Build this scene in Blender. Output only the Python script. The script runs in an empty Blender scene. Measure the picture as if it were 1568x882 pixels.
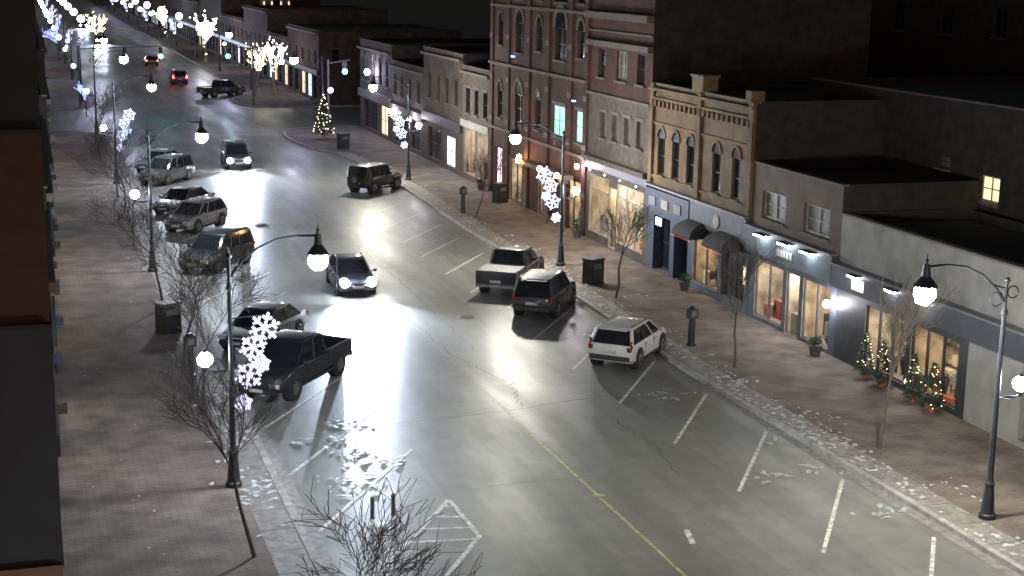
import bpy, math, random
from mathutils import Vector, Matrix
random.seed(7)
scene=bpy.context.scene
col=bpy.context.collection
rad=math.radians
# ---------------------------------------------------------------- materials
def newmat(name):
    m=bpy.data.materials.new(name); m.use_nodes=True
    return m,m.node_tree,m.node_tree.nodes["Principled BSDF"]
def mat(name,c,rough=.6,metal=0,noise=.25,scale=3.0,coat=0,bump=0):
    m,nt,b=newmat(name)
    b.inputs["Roughness"].default_value=rough; b.inputs["Metallic"].default_value=metal
    b.inputs["Coat Weight"].default_value=coat
    tc=nt.nodes.new("ShaderNodeTexCoord"); n=nt.nodes.new("ShaderNodeTexNoise")
    n.inputs["Scale"].default_value=scale; n.inputs["Detail"].default_value=4
    nt.links.new(tc.outputs["Object"],n.inputs["Vector"])
    r=nt.nodes.new("ShaderNodeValToRGB")
    r.color_ramp.elements[0].position=.3; r.color_ramp.elements[1].position=.7
    r.color_ramp.elements[0].color=[v*(1-noise) for v in c]+[1]
    r.color_ramp.elements[1].color=[min(1,v*(1+noise)) for v in c]+[1]
    nt.links.new(n.outputs["Fac"],r.inputs["Fac"]); nt.links.new(r.outputs["Color"],b.inputs["Base Color"])
    if bump:
        bp=nt.nodes.new("ShaderNodeBump"); bp.inputs["Strength"].default_value=bump
        nt.links.new(n.outputs["Fac"],bp.inputs["Height"]); nt.links.new(bp.outputs["Normal"],b.inputs["Normal"])
    return m
def emis(name,c,s,base=(.5,.5,.5),sample=False):
    m,nt,b=newmat(name)
    b.inputs["Base Color"].default_value=(*base,1)
    b.inputs["Emission Color"].default_value=(*c,1); b.inputs["Emission Strength"].default_value=s
    m.cycles.emission_sampling='FRONT' if sample else 'NONE'
    return m
def brick(name,c1,c2,mortar,scale=1.0,plane='YZ'):
    m,nt,b=newmat(name); b.inputs["Roughness"].default_value=.85
    tc=nt.nodes.new("ShaderNodeTexCoord"); sp=nt.nodes.new("ShaderNodeSeparateXYZ"); cb=nt.nodes.new("ShaderNodeCombineXYZ")
    nt.links.new(tc.outputs["Object"],sp.inputs[0])
    if plane=='YZ':
        ad=nt.nodes.new("ShaderNodeMath"); ad.operation='ADD'
        nt.links.new(sp.outputs["X"],ad.inputs[0]); nt.links.new(sp.outputs["Y"],ad.inputs[1])
        nt.links.new(ad.outputs[0],cb.inputs["X"]); nt.links.new(sp.outputs["Z"],cb.inputs["Y"])
    else:
        nt.links.new(sp.outputs["X"],cb.inputs["X"]); nt.links.new(sp.outputs["Y"],cb.inputs["Y"])
    br=nt.nodes.new("ShaderNodeTexBrick"); br.inputs["Scale"].default_value=scale
    br.inputs["Brick Width"].default_value=.42; br.inputs["Row Height"].default_value=.15; br.inputs["Mortar Size"].default_value=.012
    br.inputs["Color1"].default_value=(*c1,1); br.inputs["Color2"].default_value=(*c2,1); br.inputs["Mortar"].default_value=(*mortar,1)
    nt.links.new(cb.outputs[0],br.inputs["Vector"])
    n=nt.nodes.new("ShaderNodeTexNoise"); n.inputs["Scale"].default_value=.9; n.inputs["Detail"].default_value=5
    nt.links.new(tc.outputs["Object"],n.inputs["Vector"])
    mr=nt.nodes.new("ShaderNodeMapRange"); mr.inputs["From Min"].default_value=.3; mr.inputs["From Max"].default_value=.7
    mr.inputs["To Min"].default_value=.5; mr.inputs["To Max"].default_value=1.25
    nt.links.new(n.outputs["Fac"],mr.inputs["Value"])
    mx=nt.nodes.new("ShaderNodeMix"); mx.data_type='RGBA'; mx.blend_type='MULTIPLY'; mx.inputs["Factor"].default_value=1
    nt.links.new(br.outputs["Color"],mx.inputs[6]); nt.links.new(mr.outputs[0],mx.inputs[7])
    nt.links.new(mx.outputs[2],b.inputs["Base Color"])
    return m
def asphalt():
    m,nt,b=newmat("wet_asphalt")
    tc=nt.nodes.new("ShaderNodeTexCoord")
    def noise(s,d=6,stretch=None):
        n=nt.nodes.new("ShaderNodeTexNoise"); n.inputs["Scale"].default_value=s; n.inputs["Detail"].default_value=d
        n.inputs["Roughness"].default_value=.62
        if stretch:
            mp=nt.nodes.new("ShaderNodeMapping"); mp.inputs["Scale"].default_value=stretch
            nt.links.new(tc.outputs["Object"],mp.inputs[0]); nt.links.new(mp.outputs[0],n.inputs["Vector"])
        else: nt.links.new(tc.outputs["Object"],n.inputs["Vector"])
        return n
    def mrange(src,a,b_,c,d):
        r=nt.nodes.new("ShaderNodeMapRange"); r.inputs["From Min"].default_value=a;r.inputs["From Max"].default_value=b_
        r.inputs["To Min"].default_value=c;r.inputs["To Max"].default_value=d; nt.links.new(src,r.inputs["Value"]); return r.outputs[0]
    n1=noise(.22,4); n2=noise(22,2); n3=noise(.3,5,(2.0,.3,1)); n4=noise(1.3,6); n5=noise(.9,3,(1.1,.035,1))
    r=nt.nodes.new("ShaderNodeValToRGB"); e=r.color_ramp.elements
    e[0].position=.32;e[0].color=(.118,.118,.103,1);e[1].position=.68;e[1].color=(.155,.154,.133,1)
    nt.links.new(n1.outputs["Fac"],r.inputs["Fac"])
    mu=nt.nodes.new("ShaderNodeMath"); mu.operation='MULTIPLY'
    nt.links.new(mrange(n4.outputs["Fac"],.3,.7,.84,1.16),mu.inputs[0]); nt.links.new(mrange(n5.outputs["Fac"],.3,.7,.80,1.18),mu.inputs[1])
    mx=nt.nodes.new("ShaderNodeMix"); mx.data_type='RGBA'; mx.blend_type='MULTIPLY'; mx.inputs["Factor"].default_value=1
    nt.links.new(r.outputs["Color"],mx.inputs[6]); nt.links.new(mu.outputs[0],mx.inputs[7]); nt.links.new(mx.outputs[2],b.inputs["Base Color"])
    nt.links.new(mrange(n3.outputs["Fac"],.35,.65,.35,.52),b.inputs["Roughness"])
    bp=nt.nodes.new("ShaderNodeBump"); bp.inputs["Strength"].default_value=.3; bp.inputs["Distance"].default_value=.01
    nt.links.new(n2.outputs["Fac"],bp.inputs["Height"]); nt.links.new(bp.outputs["Normal"],b.inputs["Normal"])
    return m
M={}
M['asphalt']=asphalt()
M['ground']=mat("dark_ground",(.05,.05,.045),.9)
M['paver']=brick("brick_paving",(.185,.148,.124),(.15,.12,.10),(.10,.087,.076),1.0,'XY')
M['concrete']=mat("concrete",(.19,.178,.16),.65,scale=4,noise=.35,bump=.1)
M['kerb']=mat("kerb_concrete",(.28,.27,.25),.75,scale=3,noise=.35)
M['white_line']=mat("road_paint_white",(.42,.42,.38),.55,noise=.55,scale=5)
M['yellow_line']=mat("road_paint_yellow",(.32,.285,.13),.55,noise=.55,scale=4)
M['yellow_worn']=mat("road_paint_yellow_worn",(.19,.175,.11),.5,noise=.45,scale=4)
M['crack']=mat("crack_tar",(.035,.035,.032),.5)
M['snow']=mat("snow",(.46,.47,.48),.6,noise=.25,scale=9,bump=.3)
M['slush']=mat("slush",(.30,.31,.30),.4,noise=.3,scale=6,bump=.3)
M['iron']=mat("lamp_post_paint",(.03,.035,.045),.4,metal=.3,noise=.2)
M['globe']=emis("lamp_globe_light",(.78,.87,1.0),900,sample=True)
M['globe_w']=emis("lamp_globe_warm_light",(1.0,.96,.82),1100,sample=True)
M['globe_small']=emis("lamp_small_globe_light",(.95,.90,1.0),150,sample=True)
M['globe_far']=emis("lamp_far_globe_light",(.70,.70,1.0),240,sample=True)
M['globe_dist']=emis("lamp_distant_globe_light",(.62,.64,1.0),9)
M['globe_dist_w']=emis("lamp_distant_warm_globe_light",(1,.93,.85),9)
M['led_white']=emis("snowflake_led",(.62,.64,1.0),1.6)
M['led_blue']=emis("snowflake_led_blue",(.25,.32,1.0),2.5)
M['fairy']=emis("fairy_light",(1,.80,.45),6)
M['fairy_w']=emis("fairy_light_white",(.95,.93,.80),12)
M['bark']=mat("bark",(.085,.073,.066),.9,scale=8)
M['bark_lit']=mat("lit_bark",(.25,.2,.14),.85,scale=8)  # lighter copy of bark, glow of the string lights put into the colour
M['needle']=mat("needles",(.03,.06,.035),.8)
M['tyre']=mat("tyre",(.02,.02,.02),.8)
M['rim']=mat("alloy_rim",(.2,.2,.2),.45,metal=.8)
M['glass']=mat("dark_glass",(.012,.014,.018),.07,noise=.1)
M['red_lamp']=mat("tail_lamp",(.16,.014,.011),.2)
M['red_on']=emis("tail_lamp_on",(1,.05,.02),25,(.4,.02,.02))
M['head_off']=mat("head_lamp_glass",(.4,.4,.4),.1)
M['head_on']=emis("head_lamp_on",(.75,.83,1),400)
M['plate']=mat("number_plate",(.40,.40,.40),.5)
M['black_plastic']=mat("black_plastic",(.022,.022,.024),.5)
M['sig_green']=emis("signal_green",(.05,.85,.9),40)
M['trim_white']=mat("white_trim",(.32,.305,.275),.6)
M['stone']=mat("stone_trim",(.125,.108,.092),.8,scale=5)
M['roof']=mat("roof_felt",(.022,.022,.024),.95,scale=2,noise=.5)
M['unlit_side']=mat("unlit_side_wall",(.026,.023,.022),.95,scale=2,noise=.4)  # unlit sides and rear buildings: lack of light put into the colour
M['frame_dark']=mat("dark_frame",(.03,.034,.04),.45)
M['frame_grey']=mat("grey_frame",(.12,.13,.14),.5)
M['win_dark']=mat("window_glass",(.015,.018,.024),.1,noise=.1)
M['win_blind']=mat("window_blind",(.10,.095,.085),.4,noise=.3,scale=6)
M['lit_warm']=emis("window_lit_warm",(1,.72,.42),1.3)
M['lit_white']=emis("window_lit_white",(1,.95,.85),2.2)
M['lit_green']=emis("window_lit_green",(.12,1,.62),1.3)
M['lit_pink']=emis("window_lit_pink",(1,.62,.75),2.2)
M['lit_blue']=emis("window_lit_blue",(.45,.65,1),2.5)
M['tube']=emis("shop_ceiling_light",(1,.82,.58),75,sample=True)
M['tube_w']=emis("shop_ceiling_light_white",(1,.95,.90),110,sample=True)
M['floor_in']=mat("shop_floor",(.35,.28,.2),.5)
M['goods1']=mat("goods_red",(.45,.12,.08),.6); M['goods2']=mat("goods_cream",(.6,.5,.35),.6)
M['goods3']=mat("goods_green",(.08,.16,.1),.6); M['goods4']=mat("goods_dark",(.07,.06,.07),.6)
M['back_in']=mat("shop_back_wall",(.45,.36,.25),.7,noise=.5,scale=1.6)
M['orange']=emis("porch_light",(1,.45,.15),80,sample=True)
M['sign_light']=emis("sign_flood_light",(.9,.95,1),65,sample=True)
M['awning']=mat("awning_canvas",(.028,.028,.032),.85)
M['red_led']=emis("red_led",(1,.06,.06),3)

# ---------------------------------------------------------------- mesh builder
class MB:
    def __init__(s): s.v=[];s.f=[];s.m=[];s.mats=[]
    def mi(s,k):
        if k not in s.mats: s.mats.append(k)
        return s.mats.index(k)
    def face(s,pts,k):
        b=len(s.v); s.v+= [tuple(p) for p in pts]; s.f.append(tuple(range(b,b+len(pts)))); s.m.append(s.mi(k))
    def box(s,x0,x1,y0,y1,z0,z1,k):
        if x0>x1:x0,x1=x1,x0
        if y0>y1:y0,y1=y1,y0
        if z0>z1:z0,z1=z1,z0
        b=len(s.v); s.v+=[(x0,y0,z0),(x1,y0,z0),(x1,y1,z0),(x0,y1,z0),(x0,y0,z1),(x1,y0,z1),(x1,y1,z1),(x0,y1,z1)]
        for f in [(0,3,2,1),(4,5,6,7),(0,1,5,4),(1,2,6,5),(2,3,7,6),(3,0,4,7)]:
            s.f.append(tuple(b+i for i in f)); s.m.append(s.mi(k))
    def tube(s,p0,p1,r0,r1,k,n=8,cap=True):
        p0=Vector(p0);p1=Vector(p1);d=(p1-p0)
        if d.length<1e-6:return
        d.normalize(); a=d.orthogonal().normalized(); c=d.cross(a); b=len(s.v)
        for p,r in((p0,r0),(p1,r1)):
            for i in range(n):
                t=2*math.pi*i/n; s.v.append(tuple(p+a*(r*math.cos(t))+c*(r*math.sin(t))))
        for i in range(n):
            j=(i+1)%n; s.f.append((b+i,b+j,b+n+j,b+n+i)); s.m.append(s.mi(k))
        if cap:
            s.f.append(tuple(b+i for i in reversed(range(n)))); s.m.append(s.mi(k))
            s.f.append(tuple(b+n+i for i in range(n))); s.m.append(s.mi(k))
    def path(s,pts,r,k,n=6):
        for a,b in zip(pts,pts[1:]): s.tube(a,b,r,r,k,n)
    def ball(s,c,r,k,nu=12,nv=8,sz=1):
        b=len(s.v); s.v.append((c[0],c[1],c[2]-r*sz))
        for j in range(1,nv):
            ph=-math.pi/2+math.pi*j/nv
            for i in range(nu):
                t=2*math.pi*i/nu; s.v.append((c[0]+r*math.cos(ph)*math.cos(t),c[1]+r*math.cos(ph)*math.sin(t),c[2]+r*sz*math.sin(ph)))
        s.v.append((c[0],c[1],c[2]+r*sz)); top=len(s.v)-1; q=s.mi(k)
        for i in range(nu):
            j=(i+1)%nu
            s.f.append((b,b+1+j,b+1+i)); s.m.append(q)
            s.f.append((top,b+1+(nv-2)*nu+i,b+1+(nv-2)*nu+j)); s.m.append(q)
            for l in range(nv-2):
                a=b+1+l*nu; s.f.append((a+i,a+j,a+nu+j,a+nu+i)); s.m.append(q)
    def octa(s,c,r,k):
        b=len(s.v); x,y,z=c
        s.v+=[(x+r,y,z),(x-r,y,z),(x,y+r,z),(x,y-r,z),(x,y,z+r),(x,y,z-r)]; q=s.mi(k)
        for f in [(0,2,4),(2,1,4),(1,3,4),(3,0,4),(2,0,5),(1,2,5),(3,1,5),(0,3,5)]:
            s.f.append(tuple(b+i for i in f)); s.m.append(q)
    def loft(s,rings,k,cap=True,mats=None):
        b=len(s.v); n=len(rings[0])
        for r in rings: s.v+=[tuple(p) for p in r]
        for a in range(len(rings)-1):
            for i in range(n):
                j=(i+1)%n; s.f.append((b+a*n+i,b+a*n+j,b+(a+1)*n+j,b+(a+1)*n+i)); s.m.append(s.mi(mats[a] if mats else k))
        if cap:
            s.f.append(tuple(b+i for i in reversed(range(n)))); s.m.append(s.mi(k))
            s.f.append(tuple(b+(len(rings)-1)*n+i for i in range(n))); s.m.append(s.mi(k))
    def make(s,name,smooth=False):
        me=bpy.data.meshes.new(name); me.from_pydata(s.v,[],s.f)
        for k in s.mats: me.materials.append(M[k])
        me.polygons.foreach_set("material_index",s.m)
        if smooth:
            me.polygons.foreach_set("use_smooth",[True]*len(s.f)); me.update(); me.set_sharp_from_angle(angle=rad(40))
        me.update(); o=bpy.data.objects.new(name,me); col.objects.link(o); return o
def group(name,parts,loc=(0,0,0),rotz=0,local=True,smooth=()):
    e=bpy.data.objects.new(name,None); e.empty_display_size=.3; col.objects.link(e)
    e.location=loc; e.rotation_euler=(0,0,rotz)
    for n,mb in parts.items():
        if not mb.v: continue
        o=mb.make(n,n in smooth); o.parent=e
        if not local: o.matrix_parent_inverse=Matrix.Translation(-Vector(loc))
    return e

# ---------------------------------------------------------------- ground
mb=MB(); mb.face([(-400,-100,-.03),(500,-100,-.03),(500,1500,-.03),(-400,1500,-.03)],'ground'); mb.make("ground")
mb=MB(); mb.face([(-60,-20,0),(90,-20,0),(90,900,0),(-60,900,0)],'asphalt'); mb.make("road")
KR=[(23.3,-20),(23.2,35),(23.0,50),(23.45,63),(23.5,76),(24.0,98),(23.8,112),(23.2,118),(21.9,122),(21.3,127),(21.3,131),(21.7,134.5),(22.8,136.8),(25,137.9),(60,138.2)]
KL=[(6.45,-20),(6.45,60),(6.5,126),(6.5,133),(5.9,135.6),(4.4,137.4),(2,138),(-40,138.2)]
KR2=[(60,158.4),(25,158.6),(22.8,159.4),(21.6,161.5),(21.3,165),(21.6,169),(23.2,173),(24.3,176),(24.3,900)]
KL2=[(-40,158.4),(2,158.6),(4.6,159.3),(6.0,161.2),(6.6,165),(6.6,900)]
def sidewalk(name,K,xe,zt=.13):
    m=MB(); sgn=1 if xe>20 else -1
    for (xa,ya),(xb,yb) in zip(K,K[1:]):
        if (xe-xb)*sgn<.1: xb=xe-.1*sgn
        if (xe-xa)*sgn<.1: xa=xe-.1*sgn
        m.face([(xa+.18*sgn,ya,zt),(xe,ya,zt),(xe,yb,zt),(xb+.18*sgn,yb,zt)],'paver')
    o=m.make(name); return o
def kerb(name,K,side):
    m=MB()
    pts=[Vector((x,y,0)) for x,y in K]; off=[]
    for i,p in enumerate(pts):
        d=(pts[min(i+1,len(pts)-1)]-pts[max(i-1,0)]).normalized(); n=Vector((d.y,-d.x,0))*side; off.append(p+n*.22)
    for i in range(len(pts)-1):
        a,b,c,d=pts[i],pts[i+1],off[i+1],off[i]; z=Vector((0,0,.142))
        m.face([a+z,b+z,c+z,d+z],'kerb'); m.face([a,b,b+z,a+z],'kerb'); m.face([d,c,c+z,d+z],'kerb')
        g=.35
        a2=a-(off[i]-a).normalized()*g; b2=b-(off[i+1]-b).normalized()*g; zz=Vector((0,0,.005))
        m.face([a+zz,b+zz,b2+zz,a2+zz],'concrete')
    m.make(name)
sidewalk("sidewalk",KR,60); sidewalk("sidewalk",KL,-40); sidewalk("sidewalk",KR2,60); sidewalk("sidewalk",KL2,-40)
kerb("kerb",KR,1); kerb("kerb",KL,-1); kerb("kerb",KR2,1); kerb("kerb",KL2,-1)
mb=MB()
def xk(y,K=KR):
    for (xa,ya),(xb,yb) in zip(K,K[1:]):
        if ya<=y<=yb and yb>ya: return xa+(xb-xa)*(y-ya)/(yb-ya)
    return K[0][0]
y=15
while y<118:
    mb.face([(xk(y)+.25,y,.136),(xk(y)+1.15,y,.136),(xk(y+1.45)+1.15,y+1.45,.136),(xk(y+1.45)+.25,y+1.45,.136)],'concrete')
    mb.face([(6.2,y,.136),(5.3,y,.136),(5.3,y+1.45,.136),(6.2,y+1.45,.136)],'concrete'); y+=1.5
mb.make("sidewalk_edge_strip")
# markings
mb=MB()
def line(a,b,w,k,z=.004):
    a=Vector((*a,z));b=Vector((*b,z));n=(b-a).normalized(); n=Vector((-n.y,n.x,0))*w/2
    mb.face([a-n,b-n,b+n,a+n],k)
for yk in [27.8,32.6,37.4,42.3,46.9,51.6,56.3,61,65.7,70.2,74.6,79.3,83.5,88,92.6]:
    line((22.55,yk),(19.1,yk-5.0),.11,'white_line')
for yk in [37.4,42.1,46.9,51.7,56.4,61.2,66,70.8,75.6,80.4,85.2,90,95,100,105]:
    line((6.85,yk),(10.9,yk+6.1),.11,'white_line')
A=(10.8,38.8);B=(10.85,35.9)
line(A,(6.9,33.0),.14,'white_line'); line(A,B,.14,'white_line',.008); line(B,(8.0,31.6),.14,'white_line',.012)
for t in (.2,.55,.95,1.35):
    a=(A[0]-3.9*t*.36,A[1]-5.8*t*.36)
    yy=a[1]-.15; xr=10.8 if yy>35.9 else 10.85-(35.9-yy)*.66
    line(a,(xr,yy-.1),.11,'white_line',.008)
line((15.05,10),(15.0,44),.10,'yellow_line'); line((15.0,44),(15.0,80),.1,'yellow_worn'); line((15.0,80),(14.8,130),.1,'yellow_worn')
line((15.22,38),(14.88,38.06),.18,'yellow_line',.008)
line((16.1,33.9),(16.35,34.9),.16,'white_line')
line((15.6,133.2),(20.8,133.4),.4,'white_line')
for yy in (134.8,137): line((7,yy),(21,yy),.15,'white_line')
mb.make("road_markings")
# manhole covers
def manhole(x,y):
    m=MB(); m.tube((0,0,0),(0,0,.012),.42,.41,'kerb',20); m.tube((0,0,.0125),(0,0,.018),.35,.34,'iron',20)
    for a in (-.2,-.07,.07,.2): m.box(-.25,.25,a-.015,a+.015,.018,.024,'iron')
    group("manhole_cover",{"cover":m},(x,y,0.0))
manhole(17.6,60.5); manhole(12.6,86)
# cracks
mb=MB(); rr=random.Random(3)
def crack(pts,w=.03,jit=.1,n=10):
    P=[]
    for a,b in zip(pts,pts[1:]):
        for i in range(n):
            t=i/n; P.append((a[0]+(b[0]-a[0])*t+rr.uniform(-jit,jit),a[1]+(b[1]-a[1])*t+rr.uniform(-jit,jit)))
    P.append(pts[-1])
    for a,b in zip(P,P[1:]): line(a,b,w*rr.uniform(.5,1.3),'crack',.003)
crack([(10.8,46.2),(15,46.7),(18.8,47.6)],.045,.06); crack([(12.2,39.6),(15.4,39.7)],.03,.04)
crack([(15.0,62),(15.3,54),(16.2,50),(15.6,47)],.05,.15,14); crack([(11.2,52),(12.6,53)],.03,.05)
crack([(18.2,45),(18.4,42),(18.0,39)],.03,.1); crack([(8,64),(15,64.6),(21,64.2)],.04,.08)
crack([(7,84),(23,85)],.05,.1); crack([(9,98),(22,99)],.05,.1)
crack([(16.3,55),(16.6,70),(16.2,90)],.03,.12,20)
mb.make("road_cracks")
# snow
mb=MB(); rs=random.Random(11)
def blob(x,y,z,r,el=1.0,h=.02,k='snow'):
    n=rs.choice((6,7,8,9)); a0=rs.uniform(0,6.28); pts=[]
    ang=rs.uniform(0,3.14)
    for i in range(n):
        t=a0+2*math.pi*i/n; q=r*rs.uniform(.45,1.2); u=q*math.cos(t)*el; v=q*math.sin(t)
        pts.append((x+u*math.cos(ang)-v*math.sin(ang),y+u*math.sin(ang)+v*math.cos(ang),z))
    for i in range(n): mb.face([pts[i],pts[(i+1)%n],(x,y,z+h)],k)
for i in range(230):
    cy=rs.uniform(24,112); cx=abs(rs.gauss(.4,.55))
    for j in range(rs.randint(1,9)):
        y=min(111,max(24,cy+rs.gauss(0,.5))); blob(xk(y)+.25+abs(cx+rs.gauss(.1,.25)),y,.137+rs.uniform(.004,.012),rs.uniform(.015,.10),rs.uniform(1,2.2))
for i in range(130):
    cy=rs.uniform(24,112)
    for j in range(rs.randint(1,8)):
        blob(6.2-abs(rs.gauss(.5,.45)),cy+rs.gauss(0,.5),.137+rs.uniform(.004,.012),rs.uniform(.02,.11),rs.uniform(1,2.2))
for c in [(21.3,46.9),(20.9,47.3),(22.3,38.4),(20.9,38.1),(22.3,34.6),(21.9,60),(22.6,41.5),(21.8,56.2),(20.4,74),(21,79),(20.7,83)]:
    for j in range(10): blob(c[0]+rs.gauss(0,.45),c[1]+rs.gauss(0,.25),.006+rs.uniform(.001,.01),rs.uniform(.03,.12),rs.uniform(1.3,3.2),.012,'slush')
for i in range(26):
    cx=rs.uniform(7.2,10.3); cy=rs.uniform(50,100) if i>14 else rs.uniform(37,49)
    for j in range(rs.randint(5,12)): blob(cx+rs.gauss(0,.4),cy+rs.gauss(0,.3),.005+rs.uniform(.001,.01),rs.uniform(.02,.10),rs.uniform(1.3,3.2),.012,'slush')
for i in range(30): blob(rs.uniform(1.2,4.5),rs.uniform(34,80),.137+rs.uniform(.002,.008),rs.uniform(.02,.05),1.5,.006)
mb.make("snow_patches")

# ---------------------------------------------------------------- street lamps
def snowflake(m,c,r,key):
    for a in range(6):
        t=a*math.pi/3+.26; d=Vector((math.cos(t),0,math.sin(t)))
        m.tube(c,Vector(c)+d*r,.012,.012,'trim_white',4)
        for i in range(1,6): m.octa(Vector(c)+d*(r*i/5)+Vector((0,-.03,0)),.06,key)
        for sgn in(-1,1):
            t2=t+sgn*.9; e=Vector((math.cos(t2),0,math.sin(t2)))
            q=Vector(c)+d*(r*.55); m.tube(q,q+e*(r*.33),.01,.01,'trim_white',4)
            m.octa(q+e*(r*.33)+Vector((0,-.03,0)),.055,key); m.octa(q+e*(r*.18)+Vector((0,-.03,0)),.045,key)
    m.octa(Vector(c)+Vector((0,-.03,0)),.09,key)
def street_lamp(x,y,d,decor=False,globe='globe',small=True,h=6.6,detail=True,gr=.28):
    post=MB();gl=MB();dec=MB(); n=12 if detail else 6
    prof=[(.0,.24),(.12,.24),(.16,.19),(.45,.17),(.9,.13),(1.0,.15),(1.08,.10),(1.3,.085),(h-.9,.06),(h-.85,.09),(h-.75,.09),(h-.7,.05),(h,.045)]
    for (z0,r0),(z1,r1) in zip(prof,prof[1:]): post.tube((0,0,z0),(0,0,z1),r0,r1,'iron',n)
    post.ball((0,0,h+.08),.09,'iron',8,6); post.tube((0,0,h+.14),(0,0,h+.32),.03,.005,'iron',6)
    L=2.5*d; k=1 if d>0 else -1
    arm=[(0,0,h-.55),(.35*k,0,h-.1),(.8*k,0,h+.28),(1.3*k,0,h+.5),(1.9*k,0,h+.58),(L,0,h+.56)]
    post.path(arm,.035,'iron')
    for cx,cz,r in ((.28*k,h-.42,.2),(-.22*k,h-.25,.17)):
        post.path([(cx+r*math.cos(t*.7),0,cz+r*math.sin(t*.7)) for t in range(9)],.018,'iron',5)
    post.tube((0,0,h-.15),(.55*k,0,h+.02),.02,.02,'iron',5)
    post.tube((L,0,h+.9),(L,0,h+.45),.01,.05,'iron',8); post.ball((L,0,h+.72),.05,'iron',6,5)
    post.tube((L,0,h+.62),(L,0,h+.3),.09,.12,'iron',10); post.tube((L,0,h+.3),(L,0,h+.04),.13,.33,'iron',12)
    gl.ball((L,0,h-.15),gr+.01,globe,10 if detail else 8,7 if detail else 6,1.0)
    if small:
        s=-.72*k; post.path([(0,0,3.45),(s*.6,0,3.35),(s,0,3.5)],.025,'iron'); post.tube((s,0,3.42),(s,0,3.58),.05,.1,'iron',8)
        post.box(min(s*.2,s*.8),max(s*.2,s*.8),-.02,.02,3.38,3.46,'iron')
        gl.ball((s,0,3.77),.22 if detail else gr*.7,'globe_small' if detail else ('globe_dist' if globe!='globe_dist_w' else globe),8,6)
        post.tube((s,0,3.97),(s,0,4.08),.07,.01,'iron',8)
    if decor:
        dec.path([(0,0,4.9),(.9*k,0,4.95)],.02,'iron'); dec.path([(.05*k,0,2.2),(.95*k,0,4.95)],.014,'iron')
        for c,r,q in (((.95*k,0,4.6),.40,'led_white'),((.62*k,0,4.05),.36,'led_white'),((.85*k,0,3.55),.22,'led_blue'),((.50*k,0,3.25),.38,'led_white'),((.3*k,0,2.45),.24,'led_white')): snowflake(dec,c,r,q)
    return group("street_lamp",{"post":post,"globes":gl,"snowflake_lights":dec},(x,y,.13),0,True,("globes","post"))
for (x,y,d,dec,g) in [(5.1,41.2,1,True,'globe'),(24.6,33.2,-1,False,'globe_w'),(25.2,69.9,-1,True,'globe_w'),(25.2,101.7,-1,True,'globe_w'),(5.4,73,1,False,'globe'),(5.5,103.6,1,True,'globe'),(5.0,9,1,False,'globe_w'),(24.8,2.5,-1,False,'globe_w')]:
    street_lamp(x,y,d,dec,g)
for (x,y,d) in [(25.0,132.5,-1),(5.6,134,1),(5.6,167,1),(25.6,181,-1),(5.6,199,1),(25.8,213,-1)]: street_lamp(x,y,d,False,'globe_far',True,6.6,False,.36)
for i in range(10):
    street_lamp(5.6,231+i*32,1,i%2==0,'globe_dist' if i%3 else 'globe_dist_w',True,6.6,False,.55+i*.05); street_lamp(26,245+i*32,-1,i%2==1,'globe_dist_w' if i%3==1 else 'globe_dist',True,6.6,False,.55+i*.05)

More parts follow.
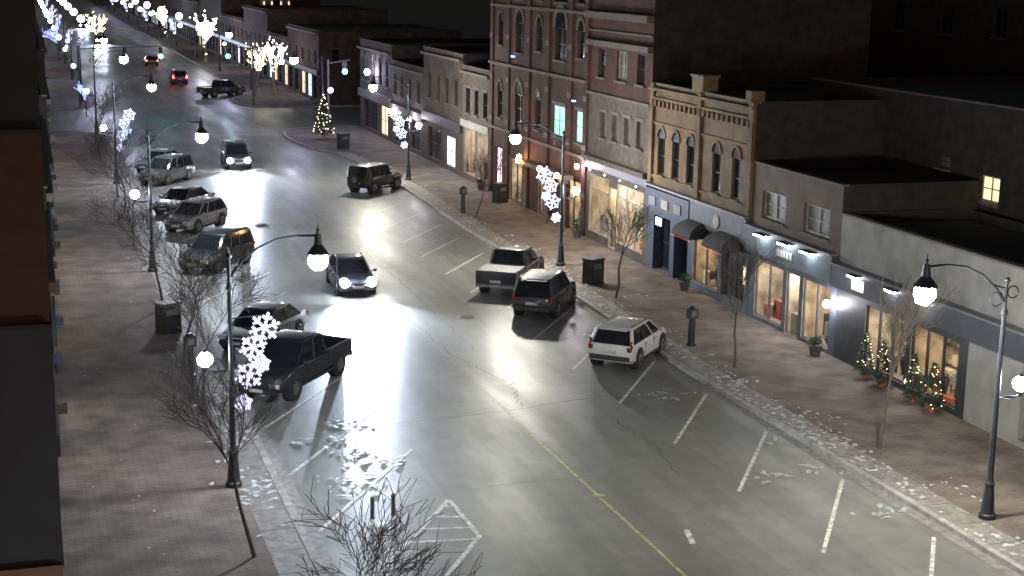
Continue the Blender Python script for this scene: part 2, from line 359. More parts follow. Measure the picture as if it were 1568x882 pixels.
# ---------------------------------------------------------------- vehicles
def paint(name,c,metal=.0):
    M[name]=mat(name,c,.5,metal=metal,noise=.06,scale=1,coat=.5)
paint('paint_white',(.50,.50,.48),0); paint('paint_black',(.010,.011,.014)); paint('paint_navy',(.014,.017,.026))
paint('paint_silver',(.17,.18,.19),.2); paint('paint_grey',(.045,.05,.056)); paint('paint_red',(.15,.03,.02))
def vehicle(name,x,y,hd,kind,pt,on=None,tonneau=False,power=15000):
    body=MB();gh=MB();wh=MB();lt=MB()
    if kind=='suv':   st=[(-2.33,.5,.85,.78),(-2.27,.36,1.0,.88),(-1.95,.27,1.06,.93),(-.5,.25,1.05,.94),(.95,.25,1.04,.94),(1.55,.25,1.0,.93),(2.05,.28,.92,.88),(2.28,.35,.78,.78),(2.34,.42,.62,.66)]; g=(1.03,-2.2,1.1,.87,1.66,-2.0,.45,.73,1.74,-1.85,.25,.66); wb=1.4;wr=.37;W=.94
    elif kind=='compact': st=[(-2.15,.5,.88,.78),(-2.1,.36,1.0,.87),(-1.8,.26,1.05,.91),(-.5,.24,1.02,.92),(.9,.24,.99,.92),(1.5,.24,.94,.9),(1.95,.27,.86,.84),(2.15,.34,.72,.74),(2.2,.42,.58,.62)]; g=(1.0,-2.05,1.2,.85,1.52,-1.74,.35,.70,1.60,-1.6,.12,.63); wb=1.32;wr=.37;W=.92
    elif kind=='sedan': st=[(-2.35,.5,.8,.74),(-2.28,.34,.93,.84),(-1.9,.24,.97,.89),(-.5,.22,.93,.91),(.9,.22,.92,.91),(1.5,.22,.86,.9),(2.0,.25,.76,.84),(2.25,.32,.64,.74),(2.32,.38,.54,.62)]; g=(.92,-1.75,1.15,.83,1.38,-1.05,.3,.66,1.45,-.9,.12,.58); wb=1.38;wr=.33;W=.91
    elif kind=='boxy': st=[(-2.05,.5,1.0,.84),(-2.0,.42,1.14,.88),(-1.7,.4,1.16,.89),(0,.4,1.16,.89),(.6,.4,1.16,.88),(1.5,.4,1.13,.78),(1.95,.42,1.08,.74),(2.05,.5,.98,.70)]; g=(1.14,-1.98,.72,.80,1.76,-1.95,.48,.76,1.84,-1.9,.42,.74); wb=1.3;wr=.41;W=.89
    else: st=[(-2.8,.55,.74,.9),(-2.7,.45,.76,.95),(-.85,.4,.76,.96),(-.84,.38,1.16,.96),(.9,.38,1.16,.96),(1.5,.38,1.15,.96),(2.3,.4,1.1,.93),(2.65,.45,.98,.86),(2.78,.5,.8,.74)]; g=(1.14,-.82,1.45,.88,1.78,-.68,.75,.74,1.86,-.55,.6,.66); wb=1.75;wr=.41;W=.96
    rings=[]
    for sx,zb,zt,w in st:
        hm=zb+(zt-zb)*.45
        half=[(w*.86,zb),(w,zb+.14),(w*1.0,hm),(w*.975,zt-.1),(w*.87,zt)]
        rings.append([(sx,a,b) for a,b in half]+[(sx,-a,b) for a,b in reversed(half)])
    body.loft(rings,pt)
    z0,xa,xb,w0,z1,xc,xd,w1,z2,xe,xf,w2=g
    def rg(z,a,b,w,n=.12): return [(a,-w+n,z),(a+n*.6,-w,z),(b-n,-w,z),(b,-w+n*1.6,z),(b,w-n*1.6,z),(b-n,w,z),(a+n*.6,w,z),(a,w-n,z)]
    gh.loft([rg(z0,xa,xb,w0),rg(z1,xc,xd,w1),rg((z1+z2)/2+.015,(xc+xe)/2-.03,(xd+xf)/2+.03,(w1+w2)/2+.015),rg(z2,xe,xf,w2)],pt,True,['glass',pt,pt])
    for s in(-1,1):
        gh.tube((xb-.07,s*(w0-.04),z0),(xd-.04,s*(w1-.03),z1),.035,.035,pt,6)
        gh.tube((xa+.05,s*(w0-.03),z0),(xc+.04,s*(w1-.02),z1),.08 if kind!='sedan' else .05,.07,pt,6)
        for t in ((.42,.70) if kind in('suv','compact','boxy') else (.45,)):
            gh.tube((xa+(xb-xa)*t,s*(w0+.005),z0),(xc+(xd-xc)*(t+.03),s*(w1+.005),z1),.03,.025,'black_plastic' if t<.6 else pt,6)
        if kind in('suv','compact'): gh.tube((xc+.15,s*(w2+.02),z2+.02),(xd-.2,s*(w2+.02),z2+.02),.018,.018,'black_plastic',5)
        body.ball((xb-.25,s*(w0+.17),z0+.06),.10,pt,8,6,.8)
        body.tube((xb-.25,s*(w0),z0+.02),(xb-.25,s*(w0+.12),z0+.05),.03,.03,pt,5)
        for dx in (xa+(xb-xa)*.42,xa+(xb-xa)*.72): body.box(dx-.008,dx+.008,s*(W-.02),s*(W+.004),.42,z0-.1,'black_plastic')
        for dx in (xa+(xb-xa)*.5,xa+(xb-xa)*.8): body.box(dx-.1,dx+.06,s*(W-.03),s*(W+.02),z0-.2,z0-.16,'black_plastic' if kind!='compact' else pt)
        body.box(-wb+wr+.08,wb-wr-.08,s*(W-.06),s*(W+.008),.26 if kind!='pickup' else .36,.38 if kind!='pickup' else .46,'black_plastic')
        for q in(-wb,wb):
            body.tube((q,s*(W-.3),wr+.02),(q,s*(W+.006),wr+.02),wr+.08,wr+.07,'black_plastic',18)
            wh.tube((q,s*(W-.22),wr),(q,s*(W+.03),wr),wr,wr*.97,'tyre',20)
            wh.tube((q,s*(W+.02),wr),(q,s*(W+.042),wr),wr*.62,wr*.55,'rim',12)
            for a in range(5):
                t=a*1.2566; wh.tube((q,s*(W+.05),wr),(q+wr*.6*math.cos(t),s*(W+.045),wr+wr*.6*math.sin(t)),.03,.02,'rim',4)
    rx=st[0][0]; fx=st[-1][0]; zt=st[2][2]
    if kind=='pickup':
        for s in(-1,1): body.box(-2.76,-.86,s*.84,s*.965,.70,1.17,pt)
        body.box(-2.82,-2.72,-.94,.94,.62,1.16,pt)
        body.box(-2.70,-.87,-.838,.838,.765,.78,'black_plastic')
        if tonneau: body.box(-2.76,-.87,-.93,.93,1.175,1.21,'tonneau')
        body.box(-2.95,-2.8,-.9,.9,.48,.62,'rim'); zt=1.1
    else:
        body.box(rx-.05,rx+.12,-W*.86,W*.86,.42,.60,'black_plastic' if kind!='sedan' else pt)
    body.box(fx-.14,fx+.05,-W*.72,W*.72,.40,.56,'black_plastic')
    body.box(fx-.06,fx+.03,-W*.42,W*.42,.62,zt-.28,'black_plastic')
    zl=zt-.12
    for s in(-1,1):
        k='red_on' if on=='tail' else 'red_lamp'
        lt.box(rx-.02,rx+.2,s*W*.74,s*W*.93,zl-.14,zl+.03,k)
        if kind in('suv','compact'): lt.box(xa-.02,xa+.1,s*(w0-.1),s*(w0+.0),zl+.04,zl+.24,k)
        k='head_on' if on=='head' else 'head_off'
        if on=='head': lt.tube((fx-.2,s*W*.68,.70),(fx+.07,s*W*.68,.70),.19,.19,k,12)
        else: lt.box(fx-.36,fx+.0,s*W*.5,s*W*.86,.62,.76,k)
    lt.box(rx-.075,rx-.04,-.26,.26,.68,.80,'plate'); lt.box(fx+.04,fx+.06,-.26,.26,.45,.56,'plate')
    if kind in('suv','compact'): gh.box(xc-.16,xc+.05,-w1*.8,w1*.8,z1-.01,z1+.03,pt)
    if kind=='boxy':
        wh.tube((-2.05,.1,.95),(-2.27,.1,.95),.37,.36,'tyre',18); wh.tube((-2.27,.1,.95),(-2.28,.1,.95),.2,.2,'rim',12)
        for s in(-1,1):
            for q in(-wb,wb): body.box(q-.5,q+.5,s*(W-.05),s*(W+.1),.83,.9,'black_plastic')
    e=group(name,{"body":body,"cabin":gh,"wheels":wh,"lamps":lt},(x,y,0.005),rad(90-hd),True,("body","cabin","wheels"))
    if on=='head':
        for s in(-1,1):
            l=bpy.data.lights.new("headlight_beam",'SPOT'); l.energy=power; l.spot_size=rad(80); l.spot_blend=1.0; l.shadow_soft_size=.12; l.color=(.68,.79,1)
            o=bpy.data.objects.new("headlight_beam",l); col.objects.link(o); o.parent=e; o.location=(fx+.27,s*W*.68,.70); o.rotation_euler=(0,rad(-86),0)
    return e
M['tonneau']=mat("tonneau_cover",(.26,.26,.26),.5)
vehicle("parked_car",21.75,52.3,42,'compact','paint_white')
vehicle("parked_suv",21.4,61.2,34,'suv','paint_black')
vehicle("parked_pickup_truck",21.5,66.3,34,'pickup','paint_black',tonneau=True)
vehicle("parked_jeep",22.0,98.0,48,'boxy','paint_black')
vehicle("moving_car",14.0,67.7,183,'sedan','paint_navy','head')
vehicle("moving_car",14.6,112.2,182,'suv','paint_grey','head',power=12000)
vehicle("parked_pickup_truck",8.65,51.8,217,'pickup','paint_black')
vehicle("parked_car",8.5,58.2,216,'sedan','paint_grey')
vehicle("parked_suv",8.6,74.2,217,'suv','paint_black')
vehicle("parked_car",8.8,85.4,216,'compact','paint_silver')
vehicle("parked_car",8.7,91.7,216,'sedan','paint_black')
vehicle("parked_suv",8.9,104.8,216,'suv','paint_grey')
vehicle("parked_car",9.0,111,216,'sedan','paint_silver')
vehicle("moving_car",18.2,193,0,'suv','paint_red','tail')
vehicle("parked_pickup_truck",21.2,173.5,60,'pickup','paint_black')
vehicle("moving_car",17.6,228,0,'sedan','paint_grey','tail')
vehicle("moving_car",13.4,290,180,'sedan','paint_grey','head',power=9000)
vehicle("moving_car",13.0,360,180,'suv','paint_grey','head',power=9000)

# ---------------------------------------------------------------- trees
def tree(name,x,y,h,seed,lit=None,spread=.75,bark='bark',levels=4,thick=1.0,nb=(5,4,3,3),bulb=.05):
    R=random.Random(seed); t=MB(); l=MB()
    def grow(p,d,L,r,lv):
        n=3
        for i in range(n):
            d=(d+Vector((R.gauss(0,.13),R.gauss(0,.13),R.gauss(0,.06)))).normalized()
            q=p+d*(L/n); r2=max(.007,r*(.80 if lv else .88))
            t.tube(p,q,r,r2,bark,8 if lv==0 else (5 if lv<3 else 3),lv==0)
            if lit and lv>=(0 if lit=='fairy_w' else 1):
                for k in range(2 if lv<3 else (1 if R.random()<.35 else 0)): l.octa(p+(q-p)*R.random()+Vector((R.gauss(0,.05),R.gauss(0,.05),0)),bulb,lit)
            p=q; r=r2
            if lv>0 and lv<levels and i<n-1: child(p,d,L,r,lv)
        if lv<levels:
            for j in range(nb[min(lv,3)]): child(p,d,L,r,lv)
    def child(p,d,L,r,lv):
        a=R.uniform(0,6.283); o=d.orthogonal().normalized(); o=Matrix.Rotation(a,3,d)@o
        nd=(d+o*R.uniform(.5,1.1)*spread+Vector((0,0,.22))).normalized()
        grow(p,nd,L*R.uniform(.55,.80) if lv else h*R.uniform(.20,.33),max(.008,r*R.uniform(.5,.66)),lv+1)
    grow(Vector((0,0,0)),Vector((0,0,1)),h*.42,.05*thick*h/4.5,0)
    return group(name,{"branches":t,"lit_stripes":l},(x,y,.13),0)
for i,(x,y,h) in enumerate([(25.1,62.1,4.9),(24.9,49.5,4.6),(25.0,39.4,5.2),(25.3,85.3,4.4)]): tree("bare_tree",x,y,h,20+i,spread=.55,nb=(5,3,2,2),thick=1.1)
for i,(x,y,h,s) in enumerate([(4.9,35.8,5.2,.6),(5.3,26.3,4.6,1.0),(5.2,49.5,4.9,.95),(5.3,57,5.2,1.0),(5.2,65,5.4,1.0),(5.0,80,5,.9),(5.2,91,5,.9),(5.2,97,4.8,.9),(5.1,118,5,.8),(5.1,126,5,.8)]): tree("bare_tree",x,y,h,40+i,spread=s,nb=(5,3,2,2) if y<30 else ((5,3,3,2) if y<100 else (4,3,2,2)))
tree("lit_tree",26.9,172,7,71,'fairy_w',.8,'bark_lit',3,2.6,(4,3,2,2),.08); tree("lit_tree",24.6,171,6.5,72,'fairy',.8,'bark_lit',3,1.6,(4,3,2,2),.07)
tree("lit_tree",25.6,228,7.5,73,'fairy_w',.8,'bark_lit',3,2.4,(4,3,2,2),.14); tree("lit_tree",11.0,262,7,74,'fairy',.8,'bark_lit',3,1.8,(4,3,2,2),.10)
tree("lit_tree",5.0,240,6,75,'led_blue',.8,'bark',3,1.3,(4,3,2,2),.09); tree("lit_tree",26.5,300,7,76,'fairy_w',.8,'bark_lit',3,2,(4,3,2,2),.12)
tree("lit_tree",5.0,330,6,77,'led_white',.8,'bark',3,1.3,(4,3,2,2),.13); tree("lit_tree",5.4,150,4,78,'led_blue',.8,'bark',2,1.3,(4,3,2,2),.07)
def xmas(name,x,y,h,seed,z0=.13,n=90,bulb=.04,r=.3):
    R=random.Random(seed); t=MB(); l=MB()
    t.tube((0,0,0),(0,0,h*.3),.05,.04,'bark',6); t.tube((0,0,0),(0,0,h*.12),.1,.14,'goods1',8)
    for i in range(420):
        z=R.random()**1.3; rr_=(1-z)*h*r+.02; a=R.uniform(0,6.28); q=rr_*R.uniform(.5,1)
        p=Vector((q*math.cos(a),q*math.sin(a),h*.12+z*h*.88)); s=h*.05
        d=Vector((math.cos(a),math.sin(a),-.3))*s*1.6; w=Vector((-math.sin(a),math.cos(a),R.uniform(-.4,.4)))*s*.6
        t.face([p-w,p+w,p+d],'needle')
    for i in range(n):
        z=R.random(); rr_=(1-z)*h*r+.05; a=R.uniform(0,6.28); l.octa((rr_*math.cos(a),rr_*math.sin(a),h*.12+z*h*.86),bulb,'fairy')
    return group(name,{"foliage":t,"lit_stripes":l},(x,y,z0),0)
xmas("christmas_tree",24.2,127.8,3.9,5,n=70,bulb=.05,r=.24)

# ---------------------------------------------------------------- street furniture
def bin_(x,y,s=1):
    m=MB(); m.box(-.42,.42,-.3,.3,0.05,1.15,'black_plastic'); m.box(-.46,.46,-.34,.34,1.152,1.24,'frame_dark'); m.box(-.44,.44,-.32,.32,0,.05,'frame_dark')
    m.box(-.25,.25,-.315,-.3,.75,.98,'frame_grey'); m.box(-.3,.3,-.31,-.3,.2,.6,'frame_dark')
    return group("waste_bin",{"bin":m},(x,y,.136),rad(25*s))
for x,y in [(25.2,65.3),(5.0,60.3),(24.4,120.6),(28.4,90.4)]: bin_(x,y)
def meter(x,y):
    m=MB(); m.tube((0,0,0),(0,0,.08),.2,.2,'iron',12); m.tube((0,0,.08),(0,0,1.1),.14,.13,'iron',12); m.box(-.2,.2,-.12,.12,1.1,1.5,'black_plastic'); m.tube((0,-.0,1.5),(0,0,1.6),.19,.1,'iron',12); m.box(-.12,.12,-.135,-.12,1.2,1.42,'frame_grey')
    group("parking_pay_station",{"body":m},(x,y,.136),rad(15))
for x,y in [(24.75,53.1),(25.0,87.1),(5.15,53.3)]: meter(x,y)
def bollard(x,y):
    m=MB(); m.tube((0,0,0),(0,0,.55),.06,.06,'frame_grey',10); m.ball((0,0,.58),.07,'frame_grey',8,6); group("bollard",{"post":m},(x,y,.01))
bollard(9.0,38.0); bollard(8.4,37.9)
def planter(x,y):
    m=MB(); m.tube((0,0,0),(0,0,.4),.18,.28,'goods4',12); f=MB(); R=random.Random(int(x*y))
    for i in range(90):
        a=R.uniform(0,6.28);q=R.uniform(0,.3);p=Vector((q*math.cos(a),q*math.sin(a),.4+R.random()*.3)); d=Vector((R.gauss(0,.1),R.gauss(0,.1),.15)); f.face([p-Vector((.03,0,0)),p+Vector((.03,0,0)),p+d],'needle')
    group("planter",{"pot":m,"foliage":f},(x,y,.136))
for x,y in [(28.8,50.4),(28.8,62.8),(28.8,77.3),(28.8,96)]: planter(x,y)
def signal(x,y,d,heads,mat_k='sig_green'):
    p=MB();h=MB()
    p.tube((0,0,0),(0,0,6.2),.12,.09,'frame_grey',8); L=max(abs(q) for q in heads)+.5
    p.tube((0,0,5.9),(d*L,0,6.2),.07,.05,'frame_grey',6)
    for q in heads:
        h.box(d*q-.2,d*q+.2,-.15,.15,4.95,6.05,'black_plastic')
        for i,k in enumerate(('frame_dark','frame_dark',mat_k)):
            h.tube((d*q,-.15,5.85-i*.35),(d*q,-.22,5.85-i*.35),.24 if k==mat_k else .14,.24 if k==mat_k else .14,k,10)
    group("traffic_signal",{"pole":p,"heads":h},(x,y,.13))
signal(22.9,160.5,-1,[2.6]); signal(5.2,160.5,1,[4.6,8.2])
signal(26.3,136.5,1,[1.5],'sig_green')

# ---------------------------------------------------------------- buildings
def inside(y,z,ops): return any(a<y<b and c<z<d for a,b,c,d,*_ in ops)
def facade(W,G,S,x,y0,y1,z0,z1,ops,wall,nrm=-1,depth=.18,frame='frame_dark'):
    """front wall on the plane X=x, outward direction nrm (-1 faces the street from the right)"""
    ys=sorted({y0,y1,*[o[0] for o in ops],*[o[1] for o in ops]}); zs=sorted({z0,z1,*[o[2] for o in ops],*[o[3] for o in ops]})
    for a,b in zip(ys,ys[1:]):
        for c,d in zip(zs,zs[1:]):
            if not inside((a+b)/2,(c+d)/2,ops): W.face([(x,a,c),(x,b,c),(x,b,d),(x,a,d)],wall)
    for o in ops:
        a,b,c,d,kind=o[:5]; opt=o[5] if len(o)>5 else {}
        dp=opt.get('depth',depth if not kind.startswith('shop') else 1.6); xi=x-nrm*dp
        fr=opt.get('frame',frame)
        rv=wall if not kind.startswith('shop') else 'back_in'
        for q in ([(x,a,c),(xi,a,c),(xi,a,d),(x,a,d)],[(x,b,c),(xi,b,c),(xi,b,d),(x,b,d)],[(x,a,d),(xi,a,d),(xi,b,d),(x,b,d)]): W.face(q,rv)
        W.face([(x,a,c),(xi,a,c),(xi,b,c),(x,b,c)],'floor_in' if kind.startswith('shop') else 'stone')
        if kind.startswith('shop'):
            G.face([(xi,a,c),(xi,b,c),(xi,b,d),(xi,a,d)],opt.get('back','back_in'))
            R=random.Random(int(a*10))
            tk='tube_w' if kind=='shop_w' else 'tube'
            xm=x-nrm*.5
            n=max(1,int((b-a)/1.5))
            for i in range(n):   # downward-facing ceiling fittings
                yc=a+(b-a)*(i+.5)/n; z=d-.03; G.face([(xm-.1,yc-.35,z),(xm-.1,yc+.35,z),(xm+.1,yc+.35,z),(xm+.1,yc-.35,z)],tk)
            for i in range(int((b-a)*4)):
                yc=R.uniform(a+.15,b-.15); xx=x-nrm*R.uniform(.35,1.3); w=R.uniform(.08,.28); hh=R.uniform(.3,(d-c)*.62)
                g=R.choice(['goods1','goods2','goods3','goods4','trim_white','goods4'])
                if R.random()<.5: G.box(xx-w*.6,xx+w*.6,yc-w,yc+w,c+.01,c+hh*.6,g)
                else:
                    G.tube((xx,yc,c+.01),(xx,yc,c+hh*.55),.04,.16,g,8); G.ball((xx,yc,c+hh*.62),.11,g,8,6)
            for zz in (c+(d-c)*.35,c+(d-c)*.65):
                G.box(xi+nrm*.02,xi+nrm*.3,a+.1,b-.1,zz,zz+.03,'goods4')
                yy=a+.2
                while yy<b-.3:
                    w=R.uniform(.08,.3); G.box(xi+nrm*.05,xi+nrm*.22,yy,yy+w,zz+.032,zz+.032+R.uniform(.1,.4),R.choice(['goods1','goods2','trim_white','goods3','goods4'])); yy+=w+R.uniform(.03,.2)
            xf=x-nrm*.08; nm=opt.get('mull',max(1,round((b-a)/1.6)))
            for i in range(nm+1):
                yc=a+(b-a)*i/nm; yc=min(max(yc,a+.04),b-.04); S.box(xf-.035,xf+.035,yc-.05,yc+.05,c+.06,d-.06,fr)
            S.box(xf-.04,xf+.04,a+.002,b-.002,c,c+.06,fr); S.box(xf-.04,xf+.04,a+.002,b-.002,d-.06,d,fr)
            if opt.get('transom'): S.box(xf-.03,xf+.03,a+.08,b-.08,d-.75,d-.7,fr)
        else:
            pane={'dark':'win_dark','blind':'win_blind','warm':'lit_warm','white':'lit_white','green':'lit_green','pink':'lit_pink','blue':'lit_blue','panel':'frame_dark','grey':'frame_grey'}[kind]
            G.face([(xi,a,c),(xi,b,c),(xi,b,d),(xi,a,d)],pane)
            xf=xi+nrm*.03; fw=opt.get('fw',.05)
            S.box(xf-.02,xf+.02,a+.002,a+fw,c+.002,d-.002,fr); S.box(xf-.02,xf+.02,b-fw,b-.002,c+.002,d-.002,fr)
            S.box(xf-.02,xf+.02,a+fw+.002,b-fw-.002,c+.002,c+fw,fr); S.box(xf-.02,xf+.02,a+fw+.002,b-fw-.002,d-fw,d-.002,fr)
            S.box(xf-.015,xf+.015,a+fw+.004,b-fw-.004,(c+d)/2-.02,(c+d)/2+.02,fr)
            if b-a>1.1: S.box(xf-.017,xf+.017,(a+b)/2-.03,(a+b)/2+.03,c+fw+.004,d-fw-.004,fr)
            if opt.get('sill',True): S.box(x+nrm*.002,x+nrm*.12,a-.08,b+.08,c-.12,c-.005,opt.get('st','stone'))
            if opt.get('lintel'): S.box(x+nrm*.002,x+nrm*.05,a-.1,b+.1,d+.005,d+.2,opt.get('st','stone'))
            if opt.get('arch'):
                yc=(a+b)/2; r=(b-a)/2; pts=[(x+nrm*.01,yc+r*math.cos(t*math.pi/8),d+r*1.1*math.sin(t*math.pi/8)) for t in range(9)]
                G.face(pts,pane)
                for p,q in zip(pts,pts[1:]):
                    f=1.28
                    P=[p,q,(q[0],yc+(q[1]-yc)*f,d+(q[2]-d)*f),(p[0],yc+(p[1]-yc)*f,d+(p[2]-d)*f)]
                    a_=[(v[0]+nrm*.06,v[1],v[2]) for v in P]; S.face(a_,opt.get('st','stone')); S.face([P[0],P[1],a_[1],a_[0]],opt.get('st','stone')); S.face([P[2],P[3],a_[3],a_[2]],opt.get('st','stone'))
class Bld:
    def __init__(s,name,y0,y1,h,wall,x=29.4,nrm=-1,depth=14,side=None,par=.35):
        s.name=name;s.y0=y0;s.y1=y1;s.h=h;s.wall=wall;s.x=x;s.n=nrm;s.d=depth;s.W=MB();s.G=MB();s.S=MB();s.Rf=MB();s.E=MB(); s.side=side or 'unlit_side'; s.par=par
    def front(s,ops,z0=.1,z1=None,wall=None,ya=None,yb=None,depth=.18): facade(s.W,s.G,s.S,s.x,s.y0 if ya is None else ya,s.y1 if yb is None else yb,z0,z1 or s.h,ops,wall or s.wall,s.n,depth)
    def trim(s,z0,z1,out,k='stone',ya=None,yb=None):
        ya=s.y0+.01 if ya is None else ya; yb=s.y1-.01 if yb is None else yb
        s.S.box(s.x+s.n*.003,s.x+s.n*out,ya,yb,z0,z1,k)
    def done(s):
        xb=s.x-s.n*s.d; h=s.h; a,b=s.y0,s.y1
        s.W.face([(s.x,a,0),(xb,a,0),(xb,a,h),(s.x,a,h)],s.side); s.W.face([(s.x,b,0),(xb,b,0),(xb,b,h),(s.x,b,h)],s.side); s.W.face([(xb,a,0),(xb,b,0),(xb,b,h),(xb,a,h)],s.side)
        s.Rf.face([(s.x-s.n*.25,a+.2,h-s.par),(xb,a+.2,h-s.par),(xb,b-.2,h-s.par),(s.x-s.n*.25,b-.2,h-s.par)],'roof')
        for (xa,xc,ya,yc,kk) in ((s.x,s.x-s.n*.26,a,b,'stone'),(s.x-s.n*.262,xb,a,a+.22,'unlit_side'),(s.x-s.n*.262,xb,b-.22,b,'unlit_side')):
            s.S.box(xa+ (s.n*.04 if xa==s.x else 0),xc,ya+.003,yc-.003,h,h+.07,kk)
        s.W.face([(s.x-s.n*.25,a,h-s.par),(s.x-s.n*.25,b,h-s.par),(s.x-s.n*.25,b,h),(s.x-s.n*.25,a,h)],s.side)
        return group(s.name,{"walls":s.W,"windows_and_interior":s.G,"frames_and_trim":s.S,"roof":s.Rf,"lights_and_signs":s.E},(s.x,(a+b)/2,0),0,False)
M['br_red']=brick("red_brick",(.080,.028,.023),(.058,.020,.017),(.06,.045,.04))
M['br_yel']=brick("buff_brick",(.185,.122,.064),(.145,.095,.052),(.12,.10,.075))
M['br_brown']=brick("brown_brick",(.078,.055,.042),(.058,.042,.034),(.06,.052,.046))
M['stucco_white']=mat("pale_stucco",(.24,.24,.235),.8,scale=1.2,noise=.22)
M['stucco_tan']=mat("tan_stucco",(.105,.082,.068),.8,scale=1.2,noise=.25)
M['stone_grey']=mat("grey_stone",(.085,.070,.060),.85,scale=3,noise=.35)
M['navy']=mat("navy_shopfront",(.018,.030,.058),.55); M['slate']=mat("slate_shopfront",(.048,.062,.074),.55)
M['fascia_dark']=mat("dark_fascia",(.03,.033,.037),.5)
# B1 low pale building with long fascia
b=Bld("white_shop_building",22,50,5.75,'stucco_white',depth=5.6)
b.front([(45.1,47.9,.35,2.7,'shop_w',{'mull':3,'frame':'frame_dark'}),(41.9,44.8,.35,2.7,'shop',{'mull':3})],.1,3.0,'fascia_dark',41.4,50)
b.front([(33,38.5,.35,2.7,'dark',{'sill':False,'depth':.3})],.1,3.0,None,22,41.4); b.front([],3.0,5.75)
b.S.box(29.05,29.397,22.01,49.98,3.0,3.85,'fascia_dark'); b.S.box(28.95,29.397,22.01,49.98,3.86,3.93,'frame_grey')
for yy in (48.2,45.6,43.6): b.E.box(28.85,28.99,yy-.3,yy+.3,3.66,3.72,'sign_light'); b.E.box(28.83,29.05,yy-.35,yy+.35,3.725,3.77,'frame_dark')
b.E.box(29.02,29.048,47.6,48.4,3.2,3.6,'lit_white')
b.done()
for i,yy in enumerate((42.5,43.7,45.7,46.9)): xmas("christmas_tree",28.9,yy,1.75,30+i,.14,26,.022,.22)
# B2
b=Bld("tan_two_storey_shop",50.02,57.5,6.8,'stucco_tan',depth=6)
b.front([(54.5,56.6,4.6,5.75,'blind',{'frame':'trim_white','fw':.09,'lintel':False}),(50.9,53.0,4.6,5.75,'blind',{'frame':'trim_white','fw':.09})],3.05)
b.front([(54.4,56.9,.3,2.75,'shop_w',{'mull':2,'frame':'frame_grey'}),(53.0,54.1,.14,2.75,'shop_w',{'mull':1,'depth':1.0,'frame':'frame_grey'}),(50.5,52.7,.3,2.75,'shop',{'mull':2,'frame':'frame_grey'})],.1,3.05,'slate')
b.S.box(29.1,29.397,50.1,57.45,3.05,4.1,'slate'); b.S.box(29.0,29.397,50.1,57.45,4.105,4.2,'frame_grey')
for yy in (51.7,53.6,55.7): b.E.box(28.8,28.98,yy-.4,yy+.4,3.92,3.99,'sign_light'); b.E.box(28.78,29.1,yy-.45,yy+.45,3.995,4.04,'frame_dark')
for i in range(5): b.E.box(29.06,29.098,53.2+i*.28,53.36+i*.28,3.35,3.62,'trim_white')
b.E.ball((29.1,50.25,2.2),.16,'globe_small',10,8)
b.done()
# B3 buff brick
b=Bld("buff_brick_building",57.52,68.8,9.3,'br_yel',depth=12)
b.front([(yc-.42,yc+.42,4.95,6.75,'dark',{'arch':True,'st':'br_yel','frame':'frame_dark'}) for yc in (67.4,65.7,64.0,61.2,59.2)],4.3)
b.front([(66.0,68.0,.15,2.9,'dark',{'sill':False,'depth':.5,'frame':'navy','fw':.12}),(63.9,65.5,.15,2.7,'panel',{'sill':False,'depth':.6})],.1,4.3,'navy',63.5,68.8)
b.front([(60.6,63.2,.5,2.7,'shop',{'mull':2,'frame':'slate','back':'goods4'}),(57.9,60.2,.5,2.6,'dark',{'sill':False,'frame':'slate'})],.1,4.3,'slate',57.52,63.5)
b.S.box(29.2,29.397,63.55,68.7,3.2,4.2,'navy'); b.S.box(29.2,29.397,57.6,63.4,3.2,4.3,'slate'); b.S.box(29.1,29.397,57.6,68.7,4.32,4.42,'frame_grey')
for i in range(3): b.E.box(29.16,29.198,64.4+i*1.5,65.2+i*1.5,3.4,3.85,'trim_white' if i%2 else 'frame_grey')
b.E.tube((29.198,60.5,3.75),(29.15,60.5,3.75),.3,.3,'trim_white',20)
for z,o in ((4.75,.1),(7.35,.08),(8.55,.12),(9.0,.2)): b.trim(z,z+.14,o,'br_yel')
for yc in (57.75,63.0,68.5): b.S.box(29.25,29.398,yc-.2,yc+.2,4.45,9.32,'br_yel')
for i in range(22):
    yc=57.9+i*.5; b.S.box(29.22,29.395,yc,yc+.22,8.25,8.54,'br_yel')
b.S.box(29.15,29.9,62.4,63.6,9.38,10.0,'br_yel'); b.S.box(29.1,29.95,62.3,63.7,10.0,10.12,'stone')
b.S.box(29.15,29.8,57.6,58.1,9.38,9.8,'br_yel')
for yc in (59.3,62.6):
    rings=[]
    for t in range(6):
        a=t*math.pi/10; rings.append([(29.39-1.0*math.cos(a),yc-1.0*math.cos(a*.6),2.75+.7*math.sin(a)),(29.39-1.0*math.cos(a),yc+1.0*math.cos(a*.6),2.75+.7*math.sin(a)),(29.392,yc+1.0*math.cos(a*.6),2.75+.7*math.sin(a)),(29.392,yc-1.0*math.cos(a*.6),2.75+.7*math.sin(a))])
    b.E.loft(rings,'awning')
    for i in range(10): b.E.octa((28.37,yc-1+i*2/9,2.7),.022,'red_led')
b.E.box(29.36,29.39,57.75,57.95,1.4,2.2,'lit_warm'); b.E.box(29.3,29.34,66.9,67.6,2.45,2.85,'lit_blue')
b.done()
